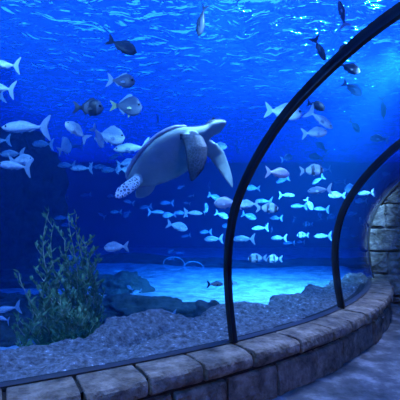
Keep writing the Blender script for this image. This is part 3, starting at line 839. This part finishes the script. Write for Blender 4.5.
FISH = [
# dark fish up high
('dark', 203, 21, 28, -112, 'dark fish diving near the surface, alone above and right of the turtle', 20),
('dark', 122, 45, 32, -24, 'dark fish highest of the three at the upper left, nose tilted down', 10),
('grey', 120, 80, 33, -10, 'dusky blue fish heading right above the yellow-finned batfish'),
('darkbar', 87, 107, 36, -6, 'dark fish with pale bars heading right beside the yellow-finned batfish'),
('bat', 126, 106, 33, -2, 'grey deep-bodied batfish with small yellow fin heading right'),
('greyslim', 343, 14, 26, 112, 'grey fish pointing steeply up by the bright lamp glints'),
('darkslim', 320, 48, 27, -65, 'slim dark fish diving just left of the large rib near its top'),
('dark', 349, 67, 24, -32, 'dark fish just under the large rib at the upper right'),
('dark', 347, 46, 16, 200, 'small dark fish half hidden above the large rib', 20),
('dark', 352, 89, 23, -36, 'dark fish with spread fins, the lower of two under the large rib'),
('dark', 317, 105, 20, -10, 'round dark fish left of centre under the large rib, above the pale diving fish', 30),
('dark', 354, 126, 17, -42, 'small dark fish nose down in the open water between the ribs'),
('darkslim', 383, 107, 22, -80, 'dark fish hanging vertically near the right edge'),
('grey', 379, 139, 19, 170, 'grey fish above the smaller rib near the right edge'),
('dark', 322, 147, 15, 140, 'upper of two small dark fish close together right of the large rib'),
('dark', 317, 157, 17, 170, 'lower of two small dark fish close together right of the large rib'),
# left side
('slim', 5, 65, 32, 176, 'pale fish leaving at the left edge, highest of those there'),
('slim', 3, 89, 34, 168, 'pale fish leaving at the left edge with its forked tail raised, second from top'),
('slim', -4, 102, 26, 200, 'pale fish at the left edge with only its tail in view, third from top'),
('slim', 27, 128, 47, 180, 'long pale slender fish heading left under the left edge tails'),
('slim', -1, 141, 24, 184, 'pale fish mostly out of view at the left edge below the long slender one'),
('blue', 13, 154, 25, 180, 'dim slender fish just above the bright pair at the left edge'),
('bream', 21, 160, 27, 4, 'pale fish heading right behind the bright one at the left edge'),
('slim', 15, 166, 36, 172, 'bright pale fish heading left, lowest at the left edge'),
('blue', 43, 144, 24, 176, 'slim bluish fish between the long pale fish and the round pale one'),
('bream', 77, 131, 28, 140, 'silver fish tilted nose up below the dark barred fish'),
('paleround', 63, 147, 16, 60, 'small round pale fish facing the viewer left of centre', 55),
('blue', 76, 146, 14, 178, 'small bluish fish behind the tilted silver fish'),
('bream', 97, 137, 20, -60, 'pale fish nose down between the tilted one and the round one', 40),
('paleround', 110, 136, 30, -4, 'large round pale fish heading right above the turtle tail'),
('slim', 81, 168, 23, 180, 'pale fish heading left with its tail touching a yellowish one'),
('blue', 98, 167, 17, 0, 'faint yellowish fish meeting the pale left-heading one tail to tail'),
('blue', 66, 165, 19, 180, 'dim fish behind the pale left-heading one under the round pale fish'),
('slim', 132, 148, 36, 186, 'bright pale fish heading left just above the rear of the turtle', 0, 5.4),
('bream', 126, 163, 20, 8, 'upper of two pale fish half behind the turtle'),
('bream', 127, 170, 20, -4, 'lower of two pale fish half behind the turtle'),
('round', 157, 119, 10, 80, 'tiny round fish upright above the back of the turtle', 40),
('blue', 116, 156, 15, 200, 'tiny dim fish below the round pale one'),
('blue', 110, 170, 19, 180, 'dim slender fish left of the two pale fish behind the turtle'),
('blue', 64, 197, 9, 178, 'tiny faint fish above the left tip of the kelp'),
('blue', 86, 195, 11, 185, 'tiny faint fish above and right of the kelp tips'),
# below the turtle
('blue', 112, 196, 11, 180, 'faint fish just left of the turtle rear flipper'),
('blue', 129, 202, 12, 165, 'faint fish just under the turtle rear flipper'),
('blue', 146, 207, 13, 188, 'faint fish under the turtle tail, right of the flipper'),
('blue', 116, 212, 12, 178, 'faint slim fish left of the first bright school fish'),
('round', 127, 214, 9, 220, 'faint small fish turned nose down left of the school'),
('slim', 156, 212, 16, 0, 'pale slim fish heading right at the left end of the school'),
('bream', 169, 215, 14, 184, 'pale fish second from the left end of the school'),
('slim', 193, 213, 19, -2, 'pale slim fish heading right in the middle of the school'),
('paleround', 205, 209, 11, 60, 'round fish turned to the viewer above the middle of the school', 45),
('bream', 177, 226, 22, -14, 'bright silver fish nose down lowest of the school under the turtle'),
('blue', 181, 213, 14, 175, 'dim fish between two bright ones in the school'),
('blue', 167, 203, 14, 180, 'dim slim fish right under the turtle belly'),
('bream', 181, 187, 8, 200, 'small bright fish below the near flipper tip'),
('blue', 191, 196, 7, 190, 'tiny fish below the near flipper of the turtle'),
('blue', 187, 203, 8, 170, 'tiny fish above the school below the near flipper'),
('round', 210, 185, 8, 100, 'tiny dim round fish right of the near flipper', 30),
('bream', 214, 197, 14, -20, 'small pale fish nudging the big pale fish beside the large rib'),
('bream', 228, 203, 28, 178, 'big pale fish heading left partly hidden by the large rib'),
('bream', 222, 215, 14, -22, 'pale fish nose down left of the large rib below the big pale one'),
('bream', 228, 226, 12, 175, 'pale fish with its tail hidden by the large rib'),
('blue', 206, 232, 13, 180, 'dim small fish left of a long dim one in the school'),
('blue', 214, 239, 20, 180, 'dim fish lowest left of the large rib'),
('blue', 186, 236, 10, 190, 'tiny dim fish below the bright silver one'),
('bream', 225, 259, 8, 90, 'tiny pale fish touching the left side of the large rib above the sand', 30),
('bream', 116, 247, 25, 182, 'silver fish heading left alone right of the kelp'),
('bream', 171, 251, 8, 200, 'small bright fish turned away alone above the far sand', 40),
('blue', 180, 253, 9, 180, 'tiny dim fish right of the small bright one above the far sand'),
('blue', 171, 259, 7, 180, 'tiny dim fish nearest the far sand'),
('slim', 118, 271, 12, 186, 'small pale fish above the dark pointed rock'),
('bream', 130, 288, 8, 150, 'tiny bright fish at the top of the broad reef rock', 30),
('bream', 137, 292, 10, 190, 'tiny fish beside another on the broad reef rock'),
('blue', 72, 258, 18, 178, 'pale blue fish swimming inside the kelp'),
('slim', 168, 313, 17, 178, 'pale fish skimming just over the hump of the rock shelf'),
('blue', 28, 342, 23, -8, 'pale blue fish heading right low over the rock at the left'),
('slim', 7, 309, 26, 188, 'pale slim fish at the left edge beside the small kelp', 0, 4.5),
('slim', 2, 319, 16, 168, 'pale fish low at the left edge below the slim one', 30, 4.1),
('blue', 102, 215, 10, 150, 'tiny faint fish right of the kelp tips'),
('blue', 62, 218, 16, 180, 'faint slim fish behind the top of the kelp'),
('blue', 67, 225, 13, 180, 'faint slim fish behind the kelp, just under another'),
('dusky', 215, 284, 17, 0, 'dusky reddish fish over the sand just left of the large rib'),
('dusky', 231, 283, 13, 2, 'dusky fish over the sand with its nose past the large rib'),
# right of the large rib
('mauve', 284, 111, 38, -6, 'biggest pale mauve fish, crossed by the large rib'),
('slim', 320, 119, 31, -40, 'long pale fish diving nose down right of the large rib'),
('bream', 314, 133, 26, 6, 'pale fish heading right below the long diving fish'),
('bream', 218, 146, 18, -4, 'pale fish partly hidden behind the turtle neck'),
('bream', 237, 148, 10, -70, 'small pale fish nose down right of the turtle', 30),
('grey', 286, 158, 15, 20, 'dim round fish above the bright silver one right of the rib', 20),
('bream', 277, 173, 26, -3, 'bright silver fish heading right, above the middle of the open panel'),
('blue', 283, 180, 15, 200, 'dim fish right under the bright silver one'),
('slim', 287, 195, 16, 0, 'pale slim fish heading right below the bright silver one'),
('barred', 312, 170, 24, 4, 'barred silver fish heading right in the middle of the open panel'),
('slim', 324, 170, 14, 190, 'slim pale fish behind the head of the barred silver fish'),
('bream', 253, 188, 14, 176, 'pale fish just right of the large rib level with the silver one'),
('bream', 249, 204, 21, 180, 'big pale fish just right of the large rib'),
('barred', 267, 208, 22, 0, 'barred fish in the row right of the large rib'),
('slim', 264, 201, 17, 178, 'slim pale fish on top of the barred one in the row'),
('bream', 249, 216, 15, -18, 'pale fish nose down just right of the large rib'),
('slim', 260, 228, 17, 184, 'pale slim fish heading left below the row right of the rib'),
('blue', 276, 218, 13, 178, 'dim fish below the barred one of the row'),
('blue', 279, 238, 16, 180, 'dim fish above the pair of barred fish over the sand'),
('round', 272, 231, 8, 80, 'tiny dim upright fish in the open panel', 40),
('blue', 244, 239, 22, 180, 'dim fish close to the right side of the large rib'),
('barred', 257, 258, 19, 180, 'brighter of two barred fish low over the sand'),
('barred', 275, 259, 18, 178, 'dimmer barred fish following the brighter one over the sand'),
('blue', 289, 243, 12, 182, 'tiny dim fish above the sand in the middle of the open panel'),
('blue', 294, 220, 7, 250, 'tiny dim fish nose down in the middle of the open panel'),
('slim', 299, 206, 17, 180, 'pale slim fish heading left, its tail touching a diving one'),
('bream', 309, 204, 14, -56, 'pale fish diving steeply between two level ones'),
('slim', 322, 209, 17, 176, 'pale fish heading left with a small fish under it left of the smaller rib'),
('bream', 320, 216, 9, 100, 'tiny pale fish upright under the left-heading one'),
('round', 331, 217, 9, 20, 'small round fish left of the smaller rib', 20),
('barred', 308, 224, 11, 178, 'small barred fish below the diving one'),
('barred', 303, 235, 13, 178, 'small barred fish level with the slim one left of the smaller rib'),
('blue', 301, 242, 10, 178, 'tiny dim fish under the small barred one'),
('slim', 323, 236, 19, 180, 'pale slim fish alone left of the smaller rib low down'),
('bream', 337, 195, 17, 176, 'pale fish heading left close to the smaller rib'),
('blue', 320, 190, 24, 184, 'long dim fish left of the pale one close to the smaller rib'),
('blue', 318, 180, 13, 215, 'dim fish nose down above the long dim one', 20),
('blue', 340, 182, 12, 180, 'tiny dim fish above the pale one close to the smaller rib'),
('round', 352, 188, 14, 190, 'round grey fish touching the left side of the smaller rib', 15),
('bream', 341, 222, 9, 70, 'tiny pale fish upright touching the smaller rib', 20),
# beyond the smaller rib
('bream', 387, 174, 10, 180, 'bright small fish near the right edge beyond the smaller rib'),
('bream', 375, 194, 8, 80, 'small mauve fish upright near the stone wall', 20),
('blue', 366, 193, 15, 185, 'faint round fish beyond the smaller rib', 15),
('bream', 361, 201, 13, 180, 'pale fish just right of the smaller rib'),
('bream', 378, 203, 12, 35, 'pale fish nose up touching the stone wall outline'),
('bream', 352, 214, 10, 178, 'pale fish just right of the smaller rib, below the other'),
('bream', 365, 222, 9, 60, 'small pale fish tilted nose up beyond the smaller rib'),
('bream', 360, 220, 6, 80, 'tiniest upright fish beyond the smaller rib'),
('bream', 355, 236, 9, 178, 'small bright fish lowest beyond the smaller rib'),
('blue', 346, 228, 8, 170, 'tiny dim fish at the right side of the smaller rib'),
('blue', 345, 237, 7, 180, 'tiny dim fish left of the lowest bright one beyond the smaller rib'),
]
for f in FISH:
    kind, px, py, ln, ang, label = f[:6]; yaw = f[6] if len(f) > 6 else 0; fy_ = f[7] if len(f) > 7 else None
    if abs(yaw) < 1: yaw = 14 * math.sin(px * .37 + py * .21)
    
    if fy_ is None and 110 < px < 235 and 110 < py < 200: fy_ = min(12.5, max(5.6, KINDS[kind][0] * FOC / ln))
    fish(kind, px, py, ln, ang, label, yaw, fy_)

# ------------------------------------------------------------------ lights, camera
def area(name, loc, aim, size, power, col, spread=180):
    l = bpy.data.lights.new(name, 'AREA'); l.shape = 'DISK'; l.size = size; l.energy = power; l.color = col; l.spread = math.radians(spread)
    o = bpy.data.objects.new(name, l); C.objects.link(o); o.location = loc
    o.rotation_euler = (Vector(aim) - Vector(loc)).to_track_quat('-Z', 'Y').to_euler(); return o
def sun(name, rot, e, col, ang):
    l = bpy.data.lights.new(name, 'SUN'); l.energy = e; l.color = col; l.angle = ang
    o = bpy.data.objects.new(name, l); C.objects.link(o); o.rotation_euler = rot; return o
WHITE = (.40, .64, 1.0)
area('fill_tank_left', (-2.2, 3.3, 3.95), (-2.5, 7.0, .5), .5, 80, WHITE)  # three added underwater lights, kept out of view, brighten fish and sand
area('fill_tank_middle', (.2, 4.15, 3.95), (.3, 8.5, 0), .5, 130, WHITE, 90)
area('fill_tank_right', (3.0, 5.9, 3.95), (.8, 9.9, 0), .5, 700, WHITE, 70)
area('lamp_right', (3.0, 7.2, 5.4), (2.2, 7.4, 0), .4, 170, (.8, .7, 1))
area('lamp_far', (2.2, 8.0, 5.4), (1.6, 8.4, 0), .3, 80, (.8, .7, 1))
area('fill_over_tunnel', (.9, 2.6, 6.8), (.9, 3.2, 0), .8, 520, (.54, .54, 1))  # added light above the water, gives the ledge tops their lavender
area('fill_shelf_left', (-1.3, 3.15, 3.9), (-1.1, 3.0, 0), .4, 48, (.52, .54, 1), 75)  # three added lights out of view, brightening the rock shelf and ledge
area('fill_shelf_middle', (.75, 4.2, 3.95), (.65, 3.8, 0), .4, 48, (.52, .54, 1), 75)
area('fill_shelf_right', (2.65, 5.1, 3.95), (2.15, 5.2, 0), .4, 48, (.52, .54, 1), 75)
area('fill_warm', (1.7, .1, 1.1), (.9, 4, .3), .3, 13, (1, .60, .32))  # added warm fill beside the camera to brown the ledge faces
sun('added_ripple_sun', (math.radians(-78), 0, math.radians(-20)), 5.5, (.03, .34, 1), .03)  # added low blue sun raking the ripples for contrast; no floodlight stands there
w = bpy.data.worlds.new('hall'); S.world = w; w.use_nodes = True
bg = w.node_tree.nodes['Background']; bg.inputs[0].default_value = (.04, .25, .95, 1); bg.inputs[1].default_value = 5.5

cam = bpy.data.cameras.new('camera'); co = bpy.data.objects.new('camera', cam); C.objects.link(co)
cam.sensor_width = 36; cam.sensor_fit = 'HORIZONTAL'; cam.lens = 36; cam.shift_y = 15 / 400; cam.clip_start = .05
co.location = (0, 0, CAMZ); co.rotation_euler = (PI / 2, 0, 0); S.camera = co
vs = S.view_settings; vs.view_transform = 'Standard'; vs.look = 'None'; vs.gamma = 1; vs.use_curve_mapping = False; vs.exposure = -.2
cy = S.cycles; cy.use_denoising = True; cy.max_bounces = 10; cy.transparent_max_bounces = 24; cy.volume_bounces = 1; cy.diffuse_bounces = 3
cy.transmission_bounces = 6; cy.glossy_bounces = 4; cy.caustics_reflective = False; cy.caustics_refractive = False; cy.sample_clamp_indirect = 4
